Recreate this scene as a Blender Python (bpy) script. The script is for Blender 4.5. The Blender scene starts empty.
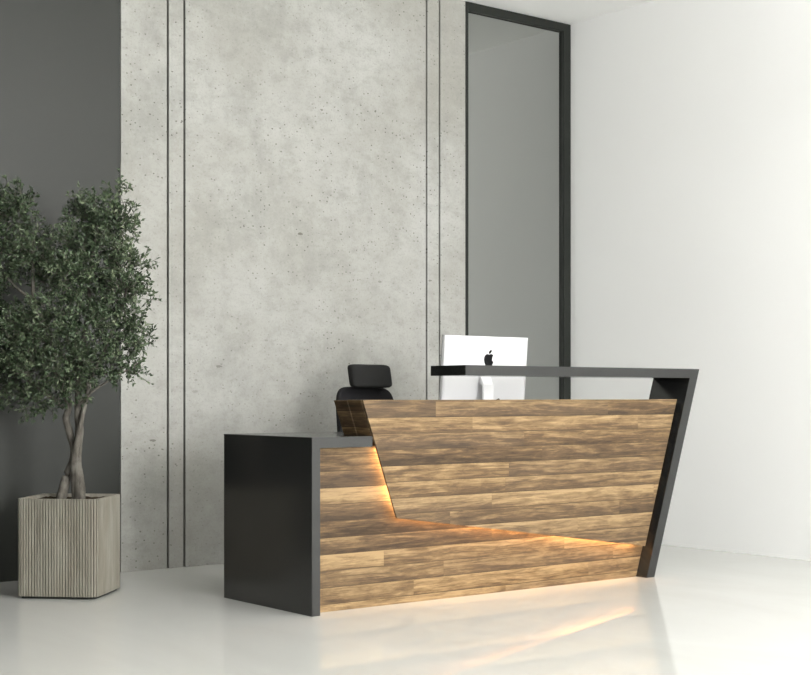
import bpy, bmesh, math, random
from mathutils import Vector, Matrix, noise
R = math.radians
scene = bpy.context.scene
COL = scene.collection
random.seed(7)

# ------------------------------------------------------------------ helpers
def new_mat(name):
    m = bpy.data.materials.new(name); m.use_nodes = True
    nt = m.node_tree
    return m, nt, nt.nodes['Principled BSDF']

def mix_rgb(nt, fac, a, b, blend='MIX'):
    n = nt.nodes.new('ShaderNodeMix'); n.data_type = 'RGBA'; n.blend_type = blend
    for sock, v in ((n.inputs[0], fac), (n.inputs[6], a), (n.inputs[7], b)):
        if hasattr(v, 'links'): nt.links.new(v, sock)
        else: sock.default_value = v
    return n.outputs[2]

def math_n(nt, op, a, b=None, c=None):
    n = nt.nodes.new('ShaderNodeMath'); n.operation = op
    for i, v in enumerate((a, b, c)):
        if v is None: continue
        if hasattr(v, 'links'): nt.links.new(v, n.inputs[i])
        else: n.inputs[i].default_value = v
    return n.outputs[0]

def ramp(nt, fac, stops):
    n = nt.nodes.new('ShaderNodeValToRGB')
    el = n.color_ramp.elements
    while len(el) < len(stops): el.new(0.5)
    for e, (p, c) in zip(el, stops):
        e.position = p
        e.color = (c, c, c, 1) if isinstance(c, (int, float)) else (*c, 1)
    nt.links.new(fac, n.inputs[0])
    return n.outputs[0]

def coords(nt, scale=(1, 1, 1), rot=(0, 0, 0)):
    tc = nt.nodes.new('ShaderNodeTexCoord')
    mp = nt.nodes.new('ShaderNodeMapping')
    mp.inputs['Scale'].default_value = scale
    mp.inputs['Rotation'].default_value = rot
    nt.links.new(tc.outputs['Object'], mp.inputs[0])
    return mp.outputs[0]

def noise_n(nt, vec, scale, detail=4, rough=.5, dist=0):
    n = nt.nodes.new('ShaderNodeTexNoise')
    n.inputs['Scale'].default_value = scale; n.inputs['Detail'].default_value = detail
    n.inputs['Roughness'].default_value = rough; n.inputs['Distortion'].default_value = dist
    nt.links.new(vec, n.inputs['Vector'])
    return n.outputs['Fac']

def bump(nt, bsdf, h, strength=.2, dist=.01):
    b = nt.nodes.new('ShaderNodeBump')
    b.inputs['Strength'].default_value = strength; b.inputs['Distance'].default_value = dist
    nt.links.new(h, b.inputs['Height']); nt.links.new(b.outputs[0], bsdf.inputs['Normal'])

def simple(name, col, rough=.5, spec=.5, metal=0.0, var=.06, vscale=6.0):
    m, nt, b = new_mat(name)
    n = noise_n(nt, coords(nt), vscale, 4)
    lo = tuple(max(0, c * (1 - var)) for c in col) + (1,)
    hi = tuple(min(1, c * (1 + var)) for c in col) + (1,)
    nt.links.new(mix_rgb(nt, n, lo, hi), b.inputs['Base Color'])
    b.inputs['Roughness'].default_value = rough
    b.inputs['Specular IOR Level'].default_value = spec
    b.inputs['Metallic'].default_value = metal
    return m

def obj(name, bm, mat, parent=None, base=(0, 0, 0), smooth=False, bevel=0):
    """link a bmesh as one mesh object; base is subtracted from its world coordinates"""
    if base != (0, 0, 0): bmesh.ops.translate(bm, verts=bm.verts, vec=-Vector(base))
    bmesh.ops.recalc_face_normals(bm, faces=bm.faces)
    me = bpy.data.meshes.new(name); bm.to_mesh(me); bm.free()
    if smooth:
        for p in me.polygons: p.use_smooth = True
    me.materials.append(mat)
    o = bpy.data.objects.new(name, me); COL.objects.link(o)
    if parent: o.parent = parent
    if bevel:
        mo = o.modifiers.new('bevel', 'BEVEL'); mo.width = bevel; mo.segments = 2; mo.limit_method = 'ANGLE'
    return o

def thing(name, label, cat, loc=(0, 0, 0), rz=0):
    o = bpy.data.objects.new(name, None); COL.objects.link(o)
    o.location = loc; o.rotation_euler = (0, 0, rz); o.empty_display_size = .1
    o['label'] = label; o['category'] = cat
    return o

def struct(name, bm, mat, parent=None, **k):
    o = obj(name, bm, mat, parent, **k)
    if not parent: o['kind'] = 'structure'
    return o

def box(bm, x0, x1, y0, y1, z0, z1):
    r = bmesh.ops.create_cube(bm, size=1)
    for v in r['verts']:
        v.co = Vector(((x0 + x1) / 2 + v.co.x * (x1 - x0), (y0 + y1) / 2 + v.co.y * (y1 - y0), (z0 + z1) / 2 + v.co.z * (z1 - z0)))
    return bm

def prism(bm, pts, y0, y1):
    """xz outline extruded from y0 to y1"""
    a = [bm.verts.new((x, y0, z)) for x, z in pts]
    b = [bm.verts.new((x, y1, z)) for x, z in pts]
    bm.faces.new(a); bm.faces.new(b[::-1])
    n = len(pts)
    for i in range(n): bm.faces.new((a[i], b[i], b[(i + 1) % n], a[(i + 1) % n]))
    return bm

def plan(bm, pts, z0, z1):
    """xy outline extruded from z0 to z1"""
    a = [bm.verts.new((x, y, z0)) for x, y in pts]
    b = [bm.verts.new((x, y, z1)) for x, y in pts]
    bm.faces.new(a[::-1]); bm.faces.new(b)
    n = len(pts)
    for i in range(n): bm.faces.new((a[i], a[(i + 1) % n], b[(i + 1) % n], b[i]))
    return bm

def tube(bm, pts, radii, seg=8, cap=True):
    rings = []
    up = Vector((.31, .17, .93))
    for i, p in enumerate(pts):
        p = Vector(p)
        d = (Vector(pts[min(i + 1, len(pts) - 1)]) - Vector(pts[max(i - 1, 0)])).normalized()
        u = d.cross(up)
        if u.length < .05: u = d.cross(Vector((1, 0, 0)))
        u.normalize(); w = d.cross(u)
        r = radii[i] if isinstance(radii, (list, tuple)) else radii
        rings.append([bm.verts.new(p + (u * math.cos(2 * math.pi * k / seg) + w * math.sin(2 * math.pi * k / seg)) * r) for k in range(seg)])
    for a, b in zip(rings, rings[1:]):
        for k in range(seg): bm.faces.new((a[k], a[(k + 1) % seg], b[(k + 1) % seg], b[k]))
    if cap:
        bm.faces.new(rings[0][::-1]); bm.faces.new(rings[-1])
    return bm

def pad(bm, w, d, h, e1=.35, e2=.35, nu=40, nv=20, shape=None):
    """cushion: a superellipsoid of full size w x d x h centred on the origin, then shaped"""
    def sp(v, e): return math.copysign(abs(v) ** e, v)
    rows = []
    for j in range(nv + 1):
        phi = -math.pi / 2 + math.pi * j / nv
        row = []
        for i in range(nu):
            t = 2 * math.pi * i / nu
            # long axis through y so that the outline seen along y is a rounded rectangle
            x = w / 2 * sp(math.cos(phi), e2) * sp(math.cos(t), e1)
            z = h / 2 * sp(math.cos(phi), e2) * sp(math.sin(t), e1)
            y = d / 2 * sp(math.sin(phi), .6)
            co = Vector((x, y, z))
            row.append(co)
            if j in (0, nv): break
        rows.append([bm.verts.new(shape(c) if shape else c) for c in row])
    for a, b in zip(rows, rows[1:]):
        for i in range(nu):
            k = (i + 1) % nu
            if len(a) == 1: bm.faces.new((a[0], b[k], b[i]))
            elif len(b) == 1: bm.faces.new((a[i], a[k], b[0]))
            else: bm.faces.new((a[i], a[k], b[k], b[i]))
    return bm

# ------------------------------------------------------------------ materials
def m_concrete():
    m, nt, b = new_mat('board_concrete')
    v = coords(nt)
    big = noise_n(nt, v, 1.3, 5, .62, .15)
    mid = noise_n(nt, coords(nt, (1, 1, 1.35)), 9, 8, .74, .1)
    fine = noise_n(nt, v, 75, 5, .75)
    K = CONC
    c = mix_rgb(nt, ramp(nt, big, [(.32, 0), (.68, 1)]), (.84 * K, .825 * K, .75 * K, 1), (1.10 * K, 1.10 * K, 1.04 * K, 1))
    cl = noise_n(nt, coords(nt, (1, 1, .8)), 2.6, 9, .72, .1)
    c = mix_rgb(nt, ramp(nt, cl, [(.50, 0), (.66, .55)]), c, (.66 * K, .66 * K, .61 * K, 1))
    c = mix_rgb(nt, ramp(nt, mid, [(.34, .55), (.52, 0)]), c, (.70 * K, .70 * K, .63 * K, 1))
    c = mix_rgb(nt, ramp(nt, mid, [(.56, 0), (.8, .5)]), c, (1.2 * K, 1.2 * K, 1.14 * K, 1))
    c = mix_rgb(nt, ramp(nt, fine, [(.30, .5), (.48, 0)]), c, (.6 * K, .6 * K, .54 * K, 1))
    # smeared trowel streaks
    st = noise_n(nt, coords(nt, (1, 1, 5)), 5, 6, .7, .3)
    c = mix_rgb(nt, ramp(nt, st, [(.60, 0), (.72, .4)]), c, (.62 * K, .62 * K, .57 * K, 1))
    # air-bubble pits
    def pits(scale, sc, keep, size):
        vo = nt.nodes.new('ShaderNodeTexVoronoi'); vo.inputs['Scale'].default_value = scale
        vec = coords(nt, sc)
        nt.links.new(vec, vo.inputs['Vector'])
        sep = nt.nodes.new('ShaderNodeSeparateColor'); nt.links.new(vo.outputs['Color'], sep.inputs[0])
        on = math_n(nt, 'GREATER_THAN', sep.outputs[0], keep)
        rad = math_n(nt, 'MULTIPLY', sep.outputs[1], size)
        wob = math_n(nt, 'ADD', vo.outputs['Distance'], math_n(nt, 'MULTIPLY', noise_n(nt, v, 90, 2), .12))
        d = math_n(nt, 'LESS_THAN', wob, math_n(nt, 'ADD', rad, .07))
        return math_n(nt, 'MULTIPLY', on, d)
    p = math_n(nt, 'MAXIMUM', pits(13, (1, 1, 1.8), .58, .24), pits(36, (1, 1, 1.3), .66, .30))
    p = math_n(nt, 'MAXIMUM', p, pits(7, (1, 1, 2.4), .72, .16))
    clus = ramp(nt, noise_n(nt, v, 2.2, 3), [(.4, .3), (.6, 1)])
    p = math_n(nt, 'MULTIPLY', p, clus)
    c = mix_rgb(nt, math_n(nt, 'MULTIPLY', p, .8), c, (.11, .105, .085, 1))
    nt.links.new(c, b.inputs['Base Color'])
    b.inputs['Roughness'].default_value = .75
    b.inputs['Specular IOR Level'].default_value = .25
    h = math_n(nt, 'SUBTRACT', math_n(nt, 'MULTIPLY', mid, .25), p)
    bump(nt, b, h, .35, .004)
    return m

def m_wood(name, seed=0.0, tone=1.0, row_h=.074):
    m, nt, b = new_mat(name)
    tc = nt.nodes.new('ShaderNodeTexCoord')
    sx = nt.nodes.new('ShaderNodeSeparateXYZ'); nt.links.new(tc.outputs['Object'], sx.inputs[0])
    x, y, z = sx.outputs
    x = math_n(nt, 'ADD', x, math_n(nt, 'MULTIPLY', y, .9))
    zr = math_n(nt, 'ADD', math_n(nt, 'DIVIDE', z, row_h), 20.37 + seed)
    row = math_n(nt, 'FLOOR', zr); fr = math_n(nt, 'FRACT', zr)
    def wn(a, bb):
        n = nt.nodes.new('ShaderNodeTexWhiteNoise'); n.noise_dimensions = '2D'
        cb = nt.nodes.new('ShaderNodeCombineXYZ')
        nt.links.new(a, cb.inputs[0])
        if hasattr(bb, 'links'): nt.links.new(bb, cb.inputs[1])
        else: cb.inputs[1].default_value = bb
        nt.links.new(cb.outputs[0], n.inputs['Vector'])
        return n.outputs['Value']
    r1 = wn(row, 3.7 + seed)
    xs = math_n(nt, 'ADD', math_n(nt, 'DIVIDE', x, 1.15), math_n(nt, 'MULTIPLY', r1, 7))
    seg = math_n(nt, 'FLOOR', xs); fx = math_n(nt, 'FRACT', xs)
    r2 = wn(row, seg)
    cb = nt.nodes.new('ShaderNodeCombineXYZ')
    nt.links.new(math_n(nt, 'ADD', math_n(nt, 'MULTIPLY', x, 2.4), math_n(nt, 'MULTIPLY', r2, 31)), cb.inputs[0])
    nt.links.new(math_n(nt, 'MULTIPLY', r1, 17), cb.inputs[1])
    nt.links.new(math_n(nt, 'MULTIPLY', z, 26), cb.inputs[2])
    g = noise_n(nt, cb.outputs[0], 1.0, 6, .62, 1.3)
    cb2 = nt.nodes.new('ShaderNodeCombineXYZ')
    nt.links.new(math_n(nt, 'ADD', math_n(nt, 'MULTIPLY', x, 5), math_n(nt, 'MULTIPLY', r2, 11)), cb2.inputs[0])
    nt.links.new(math_n(nt, 'MULTIPLY', z, 130), cb2.inputs[2])
    g2 = noise_n(nt, cb2.outputs[0], 1.0, 4, .7, .5)
    def off(v, k_): return math_n(nt, 'MULTIPLY', math_n(nt, 'SUBTRACT', v, .5), k_)
    t = math_n(nt, 'ADD', off(g, 1.0), .5)
    for v_, k_ in ((r1, .34), (r2, .16), (fr, .22), (g2, .65)): t = math_n(nt, 'ADD', t, off(v_, k_))
    cb3 = nt.nodes.new('ShaderNodeCombineXYZ')
    nt.links.new(math_n(nt, 'ADD', math_n(nt, 'MULTIPLY', x, 9), math_n(nt, 'MULTIPLY', r2, 7)), cb3.inputs[0])
    nt.links.new(math_n(nt, 'MULTIPLY', z, 38), cb3.inputs[2])
    g3 = noise_n(nt, cb3.outputs[0], 1.0, 5, .7, .6)
    t = math_n(nt, 'ADD', t, math_n(nt, 'MULTIPLY', math_n(nt, 'SUBTRACT', g3, .5), .60))
    k = tone
    c = ramp(nt, t, [(.16, (.050 * k, .031 * k, .016 * k)), (.40, (.125 * k, .077 * k, .038 * k)), (.58, (.245 * k, .157 * k, .074 * k)), (.82, (.46 * k, .315 * k, .16 * k))])
    # the greyish weathered boards
    c = mix_rgb(nt, math_n(nt, 'MULTIPLY', wn(row, math_n(nt, 'ADD', seg, 50)), .22), c, (.125 * k, .095 * k, .07 * k, 1))
    seam = math_n(nt, 'LESS_THAN', fr, .055)
    seam = math_n(nt, 'MAXIMUM', seam, math_n(nt, 'MULTIPLY', math_n(nt, 'LESS_THAN', fx, .003), .15))
    c = mix_rgb(nt, math_n(nt, 'MULTIPLY', seam, math_n(nt, 'ADD', .3, math_n(nt, 'MULTIPLY', r2, .45))), c, (.05, .03, .015, 1))
    nt.links.new(c, b.inputs['Base Color'])
    b.inputs['Roughness'].default_value = .48
    b.inputs['Specular IOR Level'].default_value = .3
    bump(nt, b, math_n(nt, 'SUBTRACT', g, seam), .12, .003)
    return m

def m_floor():
    m, nt, b = new_mat('polished_floor')
    v = coords(nt, (1, 1, 1))
    n = noise_n(nt, coords(nt, (1, .35, 1), (0, 0, R(-38))), 1.6, 6, .6, 1.2)
    c = mix_rgb(nt, ramp(nt, n, [(.35, 0), (.65, 1)]), (.59, .59, .555, 1), (.62, .62, .59, 1))
    nt.links.new(c, b.inputs['Base Color'])
    b.inputs['Roughness'].default_value = .035
    b.inputs['Specular IOR Level'].default_value = FLOOR_SPEC
    return m

def m_emit(name, col, strength):
    m, nt, b = new_mat(name)
    n = noise_n(nt, coords(nt), 40, 2)
    c = mix_rgb(nt, n, (*col, 1), tuple(x * .96 for x in col) + (1,))
    nt.links.new(c, b.inputs['Emission Color'])
    b.inputs['Emission Strength'].default_value = strength
    b.inputs['Base Color'].default_value = (*col, 1)
    return m

def m_glass():
    """grey tinted mirror glass of the window"""
    m, nt, b = new_mat('tinted_glass')
    n = noise_n(nt, coords(nt), .7, 2)
    nt.links.new(mix_rgb(nt, n, (.40, .41, .395, 1), (.42, .43, .415, 1)), b.inputs['Base Color'])
    b.inputs['Metallic'].default_value = 1.0
    b.inputs['Roughness'].default_value = .04
    return m

def m_leaf():
    m, nt, b = new_mat('olive_green_leaf')
    at = nt.nodes.new('ShaderNodeAttribute'); at.attribute_name = 'leaf_tint'
    c = ramp(nt, at.outputs['Fac'], [(0, (.020, .034, .016)), (.5, (.058, .088, .044)), (.85, (.135, .172, .098)), (1, (.22, .25, .16))])
    nt.links.new(c, b.inputs['Base Color'])
    b.inputs['Roughness'].default_value = .45
    b.inputs['Specular IOR Level'].default_value = .4
    return m

def m_bark():
    m, nt, b = new_mat('grey_bark')
    n = noise_n(nt, coords(nt, (1, 1, .25)), 45, 6, .7, .5)
    n2 = noise_n(nt, coords(nt), 14, 3)
    c = mix_rgb(nt, ramp(nt, n, [(.35, 0), (.65, 1)]), (.045, .039, .031, 1), (.15, .138, .115, 1))
    c = mix_rgb(nt, ramp(nt, n2, [(.5, 0), (.7, .5)]), c, (.22, .21, .185, 1))
    nt.links.new(c, b.inputs['Base Color']); b.inputs['Roughness'].default_value = .85
    bump(nt, b, n, .7, .006)
    return m

def m_pot():
    m, nt, b = new_mat('weathered_ribbed_wood')
    n = noise_n(nt, coords(nt, (1, 1, .18)), 16, 5, .6, .4)
    n2 = noise_n(nt, coords(nt, (1, 1, .5)), 5, 4, .6)
    c = mix_rgb(nt, ramp(nt, n, [(.3, 0), (.7, 1)]), (.20, .185, .15, 1), (.33, .315, .265, 1))
    c = mix_rgb(nt, ramp(nt, n2, [(.45, 0), (.75, .5)]), c, (.20, .165, .125, 1))
    nt.links.new(c, b.inputs['Base Color']); b.inputs['Roughness'].default_value = .7
    b.inputs['Specular IOR Level'].default_value = .2
    return m

def m_fabric(name, col):
    m, nt, b = new_mat(name)
    n = noise_n(nt, coords(nt), 320, 2)
    n2 = noise_n(nt, coords(nt), 9, 3)
    nt.links.new(mix_rgb(nt, math_n(nt, 'MULTIPLY', math_n(nt, 'ADD', n, n2), .5), tuple(c * .7 for c in col) + (1,), tuple(c * 1.3 for c in col) + (1,)), b.inputs['Base Color'])
    b.inputs['Roughness'].default_value = .8; b.inputs['Specular IOR Level'].default_value = .25
    bump(nt, b, n, .25, .001)
    return m

FLOOR_SPEC = .30
CONC = .40
M = dict(
    concrete=m_concrete(),
    dark_wall=simple('charcoal_paint', (.037, .039, .035), .4, .3, var=.03, vscale=1.5),
    white=simple('white_paint', (.88, .88, .87), .7, .2, var=.015, vscale=1.2),
    ceil=simple('ceiling_white', (.96, .96, .95), .8, .2, var=.01, vscale=2),
    side=simple('unseen_wall_dark', (.06, .06, .058), .8, .2),  # unseen left wall, coloured dark so faces turned left get little light
    floor=m_floor(),
    frame=simple('anthracite_metal', (.016, .018, .015), .5, .3, var=.08),
    glass=m_glass(),
    wood=m_wood('rustic_plank_wood', tone=.90),
    wood_low=m_wood('rustic_plank_wood_base', seed=4.21, tone=.78),
    wood_dark=m_wood('dark_plank_wood', seed=2.6, tone=.95),
    laminate=simple('charcoal_laminate', (.015, .0155, .015), .2, .7, var=.05, vscale=18),
    led=m_emit('warm_light_strip', (1.0, .58, .26), 23.0),
    white_shell=simple('silver_white_shell', (.80, .80, .81), .35, .5, var=.01),
    black_gloss=simple('black_gloss', (.006, .006, .007), .5, .2, var=.05),
    screen=simple('dark_screen', (.012, .012, .014), .1, .5, var=.05),
    fabric=m_fabric('black_mesh_fabric', (.015, .015, .0145)),
    fabric_back=m_fabric('charcoal_back_fabric', (.013, .0125, .014)),
    plastic=simple('black_plastic', (.025, .025, .026), .4, .4),
    chrome=simple('steel', (.6, .6, .6), .25, .5, metal=1.0),
    leaf=m_leaf(), bark=m_bark(), pot=m_pot(),
    soil=simple('dark_soil', (.045, .033, .022), .95, .1, var=.5, vscale=60),
)

# ------------------------------------------------------------------ the setting
XR, YB, ZC = 6.937, 7.016, 3.535          # right wall, face of the back wall, ceiling
XL, YF = -3.0, -4.5
YD = YB + .009                            # dark wall, set back behind the concrete cladding

struct('floor', box(bmesh.new(), XL, XR + .15, YF - .15, YD + .2, -.1, 0), M['floor'])
struct('ceiling', box(bmesh.new(), XL, XR + .15, YF - .15, YD + .2, ZC, ZC + .1), M['ceil'])
struct('wall_right', box(bmesh.new(), XR, XR + .15, YF, YD + .2, 0, ZC), M['white'])
struct('wall_left', box(bmesh.new(), XL - .15, XL, YF, YD + .2, 0, ZC), M['side'])
struct('wall_back_left', box(bmesh.new(), XL, 3.5178, YD, YD + .2, 0, ZC), M['dark_wall'])
bm = bmesh.new()
g = .0065                                  # half the width of the scored grooves
edges = [(3.518, 3.805 - g), (3.805 + g, 3.909 - g), (3.909 + g, 5.656 - g), (5.656 + g, 5.763 - g), (5.763 + g, 5.981)]
for a, b_ in edges: box(bm, a, b_, YB, YB + .06, 0, ZC)
box(bm, 3.518, 5.981, YB + .0602, YD + .2, 0, ZC)
struct('wall_back', bm, M['concrete'], bevel=.0015)
# front wall behind the camera with the large daylight window
WX0, WX1, WZ0, WZ1 = 1.9, 4.5, 1.0, 3.3
bm = bmesh.new()
box(bm, XL, WX0, YF - .15, YF, 0, ZC); box(bm, WX1, XR, YF - .15, YF, 0, ZC)
box(bm, WX0, WX1, YF - .15, YF, 0, WZ0); box(bm, WX0, WX1, YF - .15, YF, WZ1, ZC)
struct('wall_front', bm, M['white'])

w = bpy.data.objects.new('window_1', None); COL.objects.link(w); w['kind'] = 'structure'
w.location = (6.45, YB, 0)
wb = (6.45, YB, 0)
bm = bmesh.new()
y0, y1 = YB - .004, YB + .06
box(bm, 5.982, 6.004, y0, y1, 0, ZC - .002)
box(bm, 6.872, XR - .001, y0, y1, 0, ZC - .002)
box(bm, 6.004, 6.872, y0, y1, 3.478, ZC - .002)
box(bm, 6.004, 6.872, y0, y1, 0.0, .07)
obj('window_frame', bm, M['frame'], w, wb, bevel=.0015)
obj('window_pane', box(bmesh.new(), 6.004, 6.872, YB + .022, YB + .034, .07, 3.478), M['glass'], w, wb)

# ------------------------------------------------------------------ reception desk
Y0 = 5.106                                 # front plane of the charcoal frame
DB = (4.75, 5.45, 0.0)
desk = thing('reception_desk', 'long reception desk with plank wood front, charcoal frame and glowing light strip', 'reception desk', DB)
def dp(name, bm, mat, bevel=.0015, parent=desk, base=DB): return obj(name, bm, mat, parent, base, bevel=bevel)

dp('side_panel', box(bmesh.new(), 3.476, 3.519, Y0, 5.849, 0, .7795), M['laminate'], 0)
# worktop: its left end reaches the front and caps the low wing, the rest runs behind the raised front
bm = bmesh.new()
plan(bm, [(3.519, Y0), (3.803, Y0), (3.803, Y0 + .076), (5.72, Y0 + .076), (5.72, 5.849), (3.519, 5.849)], .732, .7795)
dp('worktop', bm, M['laminate'], 0)
def inner(z): return 5.607 + (5.949 - 5.607) * z / 1.058
E = .0008
GP = .031
low = prism(bmesh.new(), [(3.5195, .0), (inner(0) - E, .0), (inner(.7315) - E, .7315), (3.5195, .7315)], Y0 + .074, Y0 + .094)
dp('lower_front_panel', low, M['wood_low'], .001)
UP = [(3.772, .942), (3.966, .400), (inner(.164) - GP, .164), (inner(.942) - GP, .942)]
up = prism(bmesh.new(), UP, Y0 + .030, Y0 + .040)
upper = dp('upper_front_panel', up, M['wood'], .001)
# body behind the raised front, standing on the worktop
def lx(z): return 3.772 + (3.966 - 3.772) * (.942 - z) / (.942 - .400)
bm = prism(bmesh.new(), [(lx(.942), .942), (lx(.78), .78), (inner(.78) - GP, .78), (inner(.942) - GP, .942)], Y0 + .0463, Y0 + .150)
dp('upper_body', bm, M['wood_dark'], .001)
bm = prism(bmesh.new(), [(lx(.942) - .002, .9405), (lx(.78) - .002, .78), (inner(.78) - GP, .78), (inner(.9405) - GP, .9405)], Y0 + .151, Y0 + .255)
dp('back_board', bm, M['wood_dark'], .001)
# leaning leg and raised counter
bm = prism(bmesh.new(), [(5.607, 0), (5.667, 0), (6.028, 1.107), (5.9655, 1.107)], Y0, Y0 + .262)
dp('leaning_leg', bm, M['laminate'], 0)
bm = prism(bmesh.new(), [(4.353, 1.058), (5.949, 1.058), (5.9655, 1.107), (4.353, 1.107)], Y0, Y0 + .262)
dp('raised_counter', bm, M['laminate'], 0)
# light strips hidden behind the edges of the raised front
n_in = .004
bm = prism(bmesh.new(), [(lx(.725) + .026, .725), (lx(.44) + .026, .44), (lx(.44) + .038, .44), (lx(.725) + .038, .725)], Y0 + .0402, Y0 + .0738)
s1 = dp('light_strip', bm, M['led'], 0)
def bz(x): return .400 + (.164 - .400) * (x - 3.966) / (inner(.164) - 3.966)
xa, xb = 3.99, inner(.164) - GP - .04
bm = prism(bmesh.new(), [(xa, bz(xa) + .014), (xb, bz(xb) + .014), (xb, bz(xb) + .028), (xa, bz(xa) + .028)], Y0 + .0402, Y0 + .0738)
s2 = dp('light_strip', bm, M['led'], 0)
for s in (s1, s2): s['label'] = 'warm glowing light strip'

desk.location = (DB[0] - .013, DB[1] - .016, 0)
# ------------------------------------------------------------------ desktop computer (seen from behind)
CB = (4.93, 5.66, .7795)
comp = thing('desktop_computer', 'slim white desktop computer seen from behind on the reception desk', 'computer', CB)
CX, CY = 4.974, 5.66                        # middle of the display
W_, ZB, ZT = .588, .900, 1.277
tilt = R(5.0)
def lean(bm):
    bmesh.ops.rotate(bm, verts=bm.verts, cent=(CX, CY, ZT), matrix=Matrix.Rotation(tilt, 3, 'X'))
    return bm
# display shell: thin rim, gently swelling back
bm = bmesh.new()
NX, NZ = 28, 20
def back(u, v):
    s = max(0, 1 - abs(u) ** 3.2) * max(0, 1 - abs(v) ** 3.2)
    return -.006 - .034 * s
grid = []
for j in range(NZ + 1):
    v = -1 + 2 * j / NZ; r_ = []
    for i in range(NX + 1):
        u = -1 + 2 * i / NX
        r_.append(bm.verts.new((CX + u * W_ / 2, CY + back(u, v), (ZB + ZT) / 2 + v * (ZT - ZB) / 2)))
    grid.append(r_)
for j in range(NZ):
    for i in range(NX): bm.faces.new((grid[j][i], grid[j][i + 1], grid[j + 1][i + 1], grid[j + 1][i]))
rim = [grid[0][i] for i in range(NX)] + [grid[j][NX] for j in range(NZ)] + [grid[NZ][i] for i in range(NX, 0, -1)] + [grid[j][0] for j in range(NZ, 0, -1)]
fr = [bm.verts.new((v.co.x, CY + .012, v.co.z)) for v in rim]
for k in range(len(rim)):
    k2 = (k + 1) % len(rim)
    bm.faces.new((rim[k2], rim[k], fr[k], fr[k2]))
bm.faces.new(fr)
o = obj('display_shell', lean(bm), M['white_shell'], comp, CB)
for p in o.data.polygons: p.use_smooth = len(p.vertices) == 4 and abs(p.normal.y) > .5
bm = box(bmesh.new(), CX - W_ / 2, CX + W_ / 2, CY + .0125, CY + .0165, ZB, ZT)
obj('screen', lean(bm), M['screen'], comp, CB)
# stand: neck behind the display and a foot running forward beneath it
bm = bmesh.new()
prof = [(5.585, .788), (5.593, 1.02), (5.612, 1.06), (5.625, 1.06), (5.625, 1.03), (5.606, 1.01), (5.600, .788)]
nx0, nx1 = 4.892, 4.962
a = [bm.verts.new((nx0, y, z)) for y, z in prof]; b_ = [bm.verts.new((nx1, y, z)) for y, z in prof]
bm.faces.new(a); bm.faces.new(b_[::-1])
for i in range(len(prof)):
    j = (i + 1) % len(prof); bm.faces.new((a[i], b_[i], b_[j], a[j]))
obj('stand_neck', bm, M['white_shell'], comp, CB, bevel=.002)
obj('stand_foot', box(bmesh.new(), 4.84, 5.02, 5.58, 5.775, .7797, .7877), M['white_shell'], comp, CB, bevel=.003)
# emblem on the back
body = [(0, .41), (.12, .46), (.25, .465), (.37, .42), (.43, .33), (.30, .24), (.24, .11), (.29, -.04), (.47, -.14),
        (.42, -.30), (.32, -.45), (.22, -.53), (.12, -.53), (0, -.49), (-.12, -.53), (-.22, -.53), (-.34, -.43), (-.44, -.24),
        (-.5, -.02), (-.49, .18), (-.42, .34), (-.30, .44), (-.17, .465)]
leaf = [(-.02, .50), (-.01, .62), (.06, .74), (.20, .82), (.24, .70), (.18, .58), (.08, .51)]
ex, ez, es = 4.963, 1.154, .067
bm = bmesh.new()
for poly in (body, leaf):
    vs = [(ex + x * es, ez + z * es) for x, z in poly]
    prism(bm, vs, CY - .0420, CY - .0385)
bmesh.ops.triangulate(bm, faces=[f for f in bm.faces if len(f.verts) > 4])
e = obj('emblem', lean(bm), M['black_gloss'], comp, CB); e['label'] = 'black apple-shaped emblem with a bite'
# power cable from the back of the neck down to the worktop
pts = [(4.945, 5.600, .90), (4.955, 5.575, .935), (4.972, 5.562, .945), (4.985, 5.560, .93), (4.99, 5.565, .87), (4.995, 5.59, .80), (5.02, 5.64, .785), (5.10, 5.70, .785)]
obj('power_cable', tube(bmesh.new(), pts, .0035, 8), M['plastic'], comp, CB, smooth=True)

# ------------------------------------------------------------------ office chair behind the desk
HB = (4.785, 6.28, 0)
chair = thing('office_chair', 'black high-backed office chair with a headrest behind the desk', 'chair', HB, R(0))
def cp(name, bm, mat, smooth=False, bevel=0, parent=chair): return obj(name, bm, mat, parent, smooth=smooth, bevel=bevel)
for k in range(5):
    a = R(90 + 72 * k); d = Vector((math.cos(a), math.sin(a), 0)); s = Vector((-d.y, d.x, 0))
    bm = bmesh.new()
    tube(bm, [d * .03 + Vector((0, 0, .105)), d * .15 + Vector((0, 0, .100)), d * .29 + Vector((0, 0, .075))], [.027, .022, .016], 10)
    lg = cp('base_leg', bm, M['plastic'], True)
    bm = bmesh.new()
    c = d * .29 + Vector((0, 0, .027))
    for q in (-1, 1): tube(bm, [c + s * (.006 * q), c + s * (.024 * q)], .027, 16)
    tube(bm, [c + Vector((0, 0, .0)), c + Vector((0, 0, .045))], .006, 8)
    obj('caster', bm, M['plastic'], lg)
cp('gas_column', tube(bmesh.new(), [(0, 0, .085), (0, 0, .25), (0, 0, .2501), (0, 0, .42)], [.028, .028, .018, .018], 16), M['chrome'], True)
cp('tilt_mechanism', box(bmesh.new(), -.09, .09, -.10, .14, .405, .44), M['plastic'], bevel=.01)
bm = bmesh.new()
pad(bm, .47, .08, .46, .5, .5)
bmesh.ops.rotate(bm, verts=bm.verts, cent=(0, 0, 0), matrix=Matrix.Rotation(R(90), 3, 'X'))
bmesh.ops.translate(bm, verts=bm.verts, vec=(0, -.03, .475))
cp('seat', bm, M['fabric_back'], True)
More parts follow.
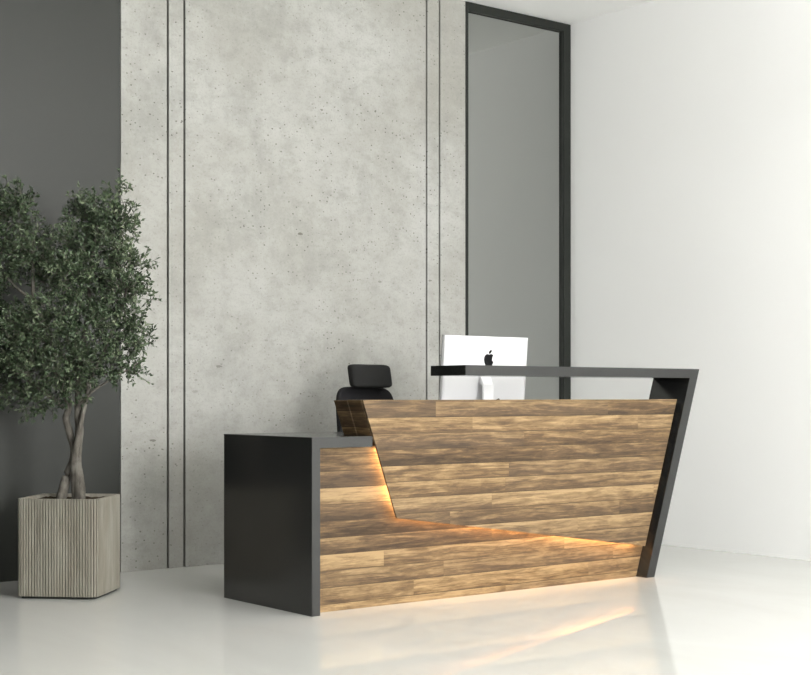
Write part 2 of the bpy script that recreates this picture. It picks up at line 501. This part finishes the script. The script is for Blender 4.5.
# backrest: tall pad, hollowed, leaning back a little
bm = bmesh.new()
pad(bm, .405, .06, .56, .34, .36, 56, 24, shape=lambda c: Vector((c.x * (1 - .10 * max(0, -c.z / .27)), c.y - 1.1 * c.x ** 2 + .10 * c.z, c.z)))
bmesh.ops.translate(bm, verts=bm.verts, vec=(-.015, .215, .733))
cp('backrest', bm, M['fabric_back'], True)
cp('back_spine', tube(bmesh.new(), [(0, .10, .42), (0, .20, .43), (0, .235, .50), (0, .265, .75), (0, .285, .93)], [.022, .022, .02, .018, .014], 10), M['plastic'], True)
bm = bmesh.new()
pad(bm, .280, .075, .134, .26, .36, 56, 20, shape=lambda c: Vector((c.x, c.y - 1.3 * c.x ** 2 + .22 * c.z, c.z)))
bmesh.ops.translate(bm, verts=bm.verts, vec=(-.005, .185, 1.073))
cp('headrest', bm, M['fabric'], True)
cp('headrest_bracket', tube(bmesh.new(), [(0, .285, .91), (0, .275, 1.0), (0, .24, 1.05), (0, .20, 1.065)], [.012, .012, .012, .012], 8), M['plastic'], True)
for q in (-1, 1):
    bm = bmesh.new()
    tube(bm, [(.10 * q, 0, .43), (.26 * q, 0, .43), (.285 * q, 0, .47), (.285 * q, .0, .655)], [.016, .016, .017, .017], 10)
    ar = cp('armrest', bm, M['plastic'], True)
    bm = pad(bmesh.new(), .085, .25, .03, .5, .5)
    bmesh.ops.translate(bm, verts=bm.verts, vec=(.285 * q, -.02, .668))
    obj('arm_pad', bm, M['plastic'], ar, smooth=True)

# ------------------------------------------------------------------ potted tree
PB = (2.940, 6.404, 0)
tree = thing('potted_tree', 'bushy small-leaved green tree growing in a square ribbed planter', 'plant', PB, R(-44.5))
# local axes: x along the wide ribbed face, y towards the wall, z up
PW, PD, PH, RC = .396, .380, .474, .036
def outline(n_rib_x, n_rib_y, off):
    """rounded rectangle as evenly spaced points with outward normals"""
    hx, hy = PW / 2, PD / 2
    pts = []
    def line(p, q, n): 
        for i in range(n): pts.append((Vector(p).lerp(Vector(q), i / n), None))
    seq = []
    step = .0018
    def add_line(ax, ay, bx, by, nx, ny):
        L = math.hypot(bx - ax, by - ay); n = int(L / step)
        for i in range(n): seq.append((ax + (bx - ax) * i / n, ay + (by - ay) * i / n, nx, ny))
    def add_arc(cx, cy, a0):
        n = int(RC * math.pi / 2 / step)
        for i in range(n):
            a = a0 + math.pi / 2 * i / n
            seq.append((cx + RC * math.cos(a), cy + RC * math.sin(a), math.cos(a), math.sin(a)))
    add_line(-hx + RC, -hy, hx - RC, -hy, 0, -1); add_arc(hx - RC, -hy + RC, -math.pi / 2)
    add_line(hx, -hy + RC, hx, hy - RC, 1, 0); add_arc(hx - RC, hy - RC, 0)
    add_line(hx - RC, hy, -hx + RC, hy, 0, 1); add_arc(-hx + RC, hy - RC, math.pi / 2)
    add_line(-hx, hy - RC, -hx, -hy + RC, -1, 0); add_arc(-hx + RC, -hy + RC, math.pi)
    return seq
seq = outline(0, 0, 0)
bm = bmesh.new()
def ring(z, rib, inset=0):
    out = []; s = 0; px = None
    for (x, y, nx, ny) in seq:
        if px: s += math.hypot(x - px[0], y - px[1])
        px = (x, y)
        ph = (s / .0138) % 1
        groove = rib if abs(ph - .5) > .32 else 0
        d = -inset - groove
        out.append(bm.verts.new((x + nx * d, y + ny * d, z)))
    return out
rings = [ring(.012, .010), ring(PH - .004, .010), ring(PH, .003), ring(PH, 0, .014), ring(PH - .05, 0, .014)]
n = len(seq)
for a, b_ in zip(rings, rings[1:]):
    for k in range(n): bm.faces.new((a[k], a[(k + 1) % n], b_[(k + 1) % n], b_[k]))
bm.faces.new(rings[0][::-1])
pot = obj('planter', bm, M['pot'], tree)
bm = bmesh.new()
bm2 = plan(bm, [(x - nx * .016, y - ny * .016) for (x, y, nx, ny) in seq[::8]], 0, .0118)
obj('plinth', bm, M['frame'], pot)
bm = bmesh.new()
c0 = bm.verts.new((0, 0, PH - .012)); prev = None; lay = []
for f_ in (.2, .4, .6, .8, 1.0):
    lay.append([bm.verts.new(((x - nx * .0145) * f_, (y - ny * .0145) * f_, PH - .016 + .006 * noise.noise(Vector((x * f_ * 40, y * f_ * 40, 0))))) for (x, y, nx, ny) in seq[::6]])
m_ = len(lay[0])
for k in range(m_): bm.faces.new((c0, lay[0][k], lay[0][(k + 1) % m_]))
for a, b_ in zip(lay, lay[1:]):
    for k in range(m_): bm.faces.new((a[k], b_[k], b_[(k + 1) % m_], a[(k + 1) % m_]))
obj('soil', bm, M['soil'], pot, smooth=True)

def spline(pts, n=6):
    out = []
    P = [Vector(p) for p in pts]
    for i in range(len(P) - 1):
        p0 = P[max(i - 1, 0)]; p1 = P[i]; p2 = P[i + 1]; p3 = P[min(i + 2, len(P) - 1)]
        for k in range(n):
            t = k / n
            out.append(.5 * ((2 * p1) + (-p0 + p2) * t + (2 * p0 - 5 * p1 + 4 * p2 - p3) * t * t + (-p0 + 3 * p1 - 3 * p2 + p3) * t ** 3))
    out.append(P[-1])
    return out
def limb(bm, pts, r0, r1, seg=10, n=6, rough=.12):
    c = spline(pts, n); m = len(c)
    rr = [(r0 + (r1 - r0) * (i / (m - 1)) ** .8) * (1 + rough * noise.noise(c[i] * 30)) for i in range(m)]
    return tube(bm, c, rr, seg)
# two twisting stems and a thinner third
tb = bmesh.new(); limb(tb, [(.051, .0, .455), (.046, .0, .55), (.034, .0, .634), (.036, .01, .72), (.042, .015, .80), (.04, .0, .90), (.06, -.01, 1.18)], .028, .016, 14)
obj('stem', tb, M['bark'], tree, smooth=True)
tb = bmesh.new(); limb(tb, [(-.046, .0, .455), (-.028, .02, .551), (.003, .03, .634), (.010, .03, .70), (-.008, .01, .79), (-.020, .0, .853), (-.012, .01, .92), (-.06, .0, 1.06)], .026, .014, 12)
obj('stem', tb, M['bark'], tree, smooth=True)
tb = bmesh.new(); limb(tb, [(.026, .012, .455), (.024, .0, .56), (.030, -.02, .66), (.052, -.03, .76), (.068, -.02, .86), (.10, .0, 1.02)], .022, .010, 10)
obj('stem', tb, M['bark'], tree, smooth=True)
# crown: clumps (x, y, z, radius) in metres around the planter
clumps = [(-.27, .02, 1.82, .14), (-.20, .10, 1.66, .16), (-.33, -.05, 1.62, .18), (-.12, -.12, 1.63, .10), (-.22, -.04, 1.91, .075), (-.30, .03, 1.92, .10), (-.42, .05, 1.80, .13),
          (.10, .02, 1.79, .14), (.20, .00, 1.84, .15), (.28, .04, 1.79, .12), (.04, -.09, 1.66, .13), (.15, .12, 1.70, .16), (.30, .02, 1.93, .065), (.06, .05, 1.86, .08), (.37, .00, 1.76, .055),
          (.24, -.08, 1.63, .16), (.33, .05, 1.58, .14), (.12, -.15, 1.52, .15), (-.02, .05, 1.50, .18), (.40, .02, 1.44, .085), (.33, -.06, 1.45, .14), (.21, .08, 1.43, .17),
          (-.25, -.10, 1.20, .20), (-.37, .05, 1.32, .17), (-.12, -.14, 1.30, .15), (.02, -.16, 1.33, .16), (.17, -.12, 1.30, .17), (.30, .00, 1.26, .16), (.37, .06, 1.26, .10),
          (-.33, .0, 1.04, .16), (-.20, .08, 1.05, .16), (-.10, -.12, 1.10, .15), (.08, -.12, 1.12, .16), (.24, -.05, 1.10, .14), (.32, .05, 1.10, .10), (.05, .10, 1.08, .15),
          (-.14, -.05, .93, .09), (.06, -.08, .97, .09), (-.42, -.02, 1.50, .16), (-.45, .02, 1.18, .18), (-.05, -.02, .93, .07)]
# branches reach the clumps
hub = [Vector((.02, .0, .95)), Vector((-.04, .0, 1.0)), Vector((.07, 0, 1.02))]
bb = bmesh.new()
limb(bb, [(-.05, .0, 1.02), (-.10, .0, 1.18), (-.155, -.05, 1.38), (-.165, -.06, 1.55), (-.19, .0, 1.75)], .017, .006, 8)
obj('branch', bb, M['bark'], tree, smooth=True)
bb = bmesh.new(); limb(bb, [(-.16, -.05, 1.42), (-.22, -.09, 1.47), (-.31, -.06, 1.55)], .009, .004, 8); obj('branch', bb, M['bark'], tree, smooth=True)
bb = bmesh.new(); limb(bb, [(.05, .0, 1.12), (.08, .02, 1.35), (.10, .02, 1.6), (.14, .0, 1.8)], .016, .005, 8); obj('branch', bb, M['bark'], tree, smooth=True)
bb = bmesh.new(); limb(bb, [(.08, .0, 1.0), (.18, .0, 1.2), (.27, .0, 1.42), (.30, .02, 1.7)], .011, .004, 8); obj('branch', bb, M['bark'], tree, smooth=True)
bb = bmesh.new(); limb(bb, [(.03, .0, .90), (.13, -.02, .99), (.26, .0, 1.07), (.33, .02, 1.12)], .008, .003, 8); obj('branch', bb, M['bark'], tree, smooth=True)
bb = bmesh.new(); limb(bb, [(-.03, .0, .90), (-.12, -.03, .98), (-.25, .0, 1.06), (-.40, .0, 1.15)], .010, .003, 8); obj('branch', bb, M['bark'], tree, smooth=True)

fb = bmesh.new()
tint = fb.faces.layers.float.new('leaf_tint')
rng = random.Random(11)
def rdir():
    while True:
        v = Vector((rng.uniform(-1, 1), rng.uniform(-1, 1), rng.uniform(-1, 1)))
        if .1 < v.length < 1: return v.normalized()
def add_leaf(p, d, L, W, shade):
    s = d.cross(rdir())
    if s.length < .1: return
    s.normalize(); nrm = s.cross(d)
    tip = p + d * L - nrm * L * .12
    mid = p + d * L * .5
    l = mid + s * W + nrm * W * .35; r = mid - s * W + nrm * W * .35
    a, b_, c, e_ = (fb.verts.new(q) for q in (p, l, tip, r))
    m_ = fb.verts.new(mid)
    for f in ((a, m_, b_), (b_, m_, c), (a, e_, m_), (e_, c, m_)):
        fb.faces.new(f)[tint] = shade
RZ = tree.rotation_euler.z
cr, sr = math.cos(RZ), math.sin(RZ)
def ok(p):                                  # keep the crown clear of the wall
    return PB[1] + sr * p.x + cr * p.y < YB - .03
twigs = bmesh.new()
for (x, y, z, r) in clumps:
    c = Vector((x * .93 - .035, y, z))
    ntw = int(88 * (r / .15) ** 2)
    for _ in range(ntw):
        d = rdir()
        st = c + d * r * rng.uniform(.2, .68)
        d2 = (d * .8 + rdir() * .5 + Vector((0, 0, .35))).normalized()
        L = rng.uniform(.04, .075) * (1.0 + (rng.random() < .06) * .6)
        en = st + d2 * L
        if not ok(en + d2 * .03): continue
        tube(twigs, [st, st.lerp(en, .5) + rdir() * .004, en], [.0016, .0012, .0007], 3, False)
        base_t = rng.uniform(.15, .75)
        k = rng.randint(7, 10)
        for i in range(k):
            t = .2 + .8 * i / (k - 1)
            q = st.lerp(en, t)
            ld = (d2 * .55 + rdir() * .85).normalized()
            add_leaf(q, ld, rng.uniform(.019, .031), rng.uniform(.0048, .0072), min(1, max(0, base_t + rng.uniform(-.22, .25))))
me_o = obj('foliage', fb, M['leaf'], tree)
obj('twigs', twigs, M['bark'], tree, smooth=True)

# ------------------------------------------------------------------ light
def area(name, loc, rot, sx, sy, power, col=(1, 1, 1), spread=180):
    l = bpy.data.lights.new(name, 'AREA'); l.shape = 'RECTANGLE'; l.size = sx; l.size_y = sy
    l.energy = power; l.color = col; l.spread = R(spread)
    o = bpy.data.objects.new(name, l); COL.objects.link(o); o.location = loc; o.rotation_euler = rot
    return o
area('window_daylight', ((WX0 + WX1) / 2, YF + .02, (WZ0 + WZ1) / 2), (R(90), 0, 0), WX1 - WX0, WZ1 - WZ0, 770, (1.0, .998, .985))
area('added_ceiling_fill', (4.2, 3.0, 2.75), (R(180), 0, 0), 2.2, 1.4, 105, (1.0, .998, .99))  # unseen fill light, added only to brighten the ceiling
wd = bpy.data.worlds.new('world'); scene.world = wd; wd.use_nodes = True
wd.node_tree.nodes['Background'].inputs[0].default_value = (.9, .95, 1, 1)
wd.node_tree.nodes['Background'].inputs[1].default_value = .6

# ------------------------------------------------------------------ camera
cam = bpy.data.cameras.new('camera'); co = bpy.data.objects.new('camera', cam); COL.objects.link(co)
cam.sensor_width = 36; cam.lens = 1413 / 811 * 36
cam.shift_y = 58.5 / 811
co.location = (0, 0, .96); co.rotation_euler = (R(90), 0, R(-38.016))
scene.camera = co
vs = scene.view_settings
vs.view_transform = 'Standard'; vs.look = 'None'; vs.exposure = 0.0; vs.gamma = 1; vs.use_curve_mapping = False
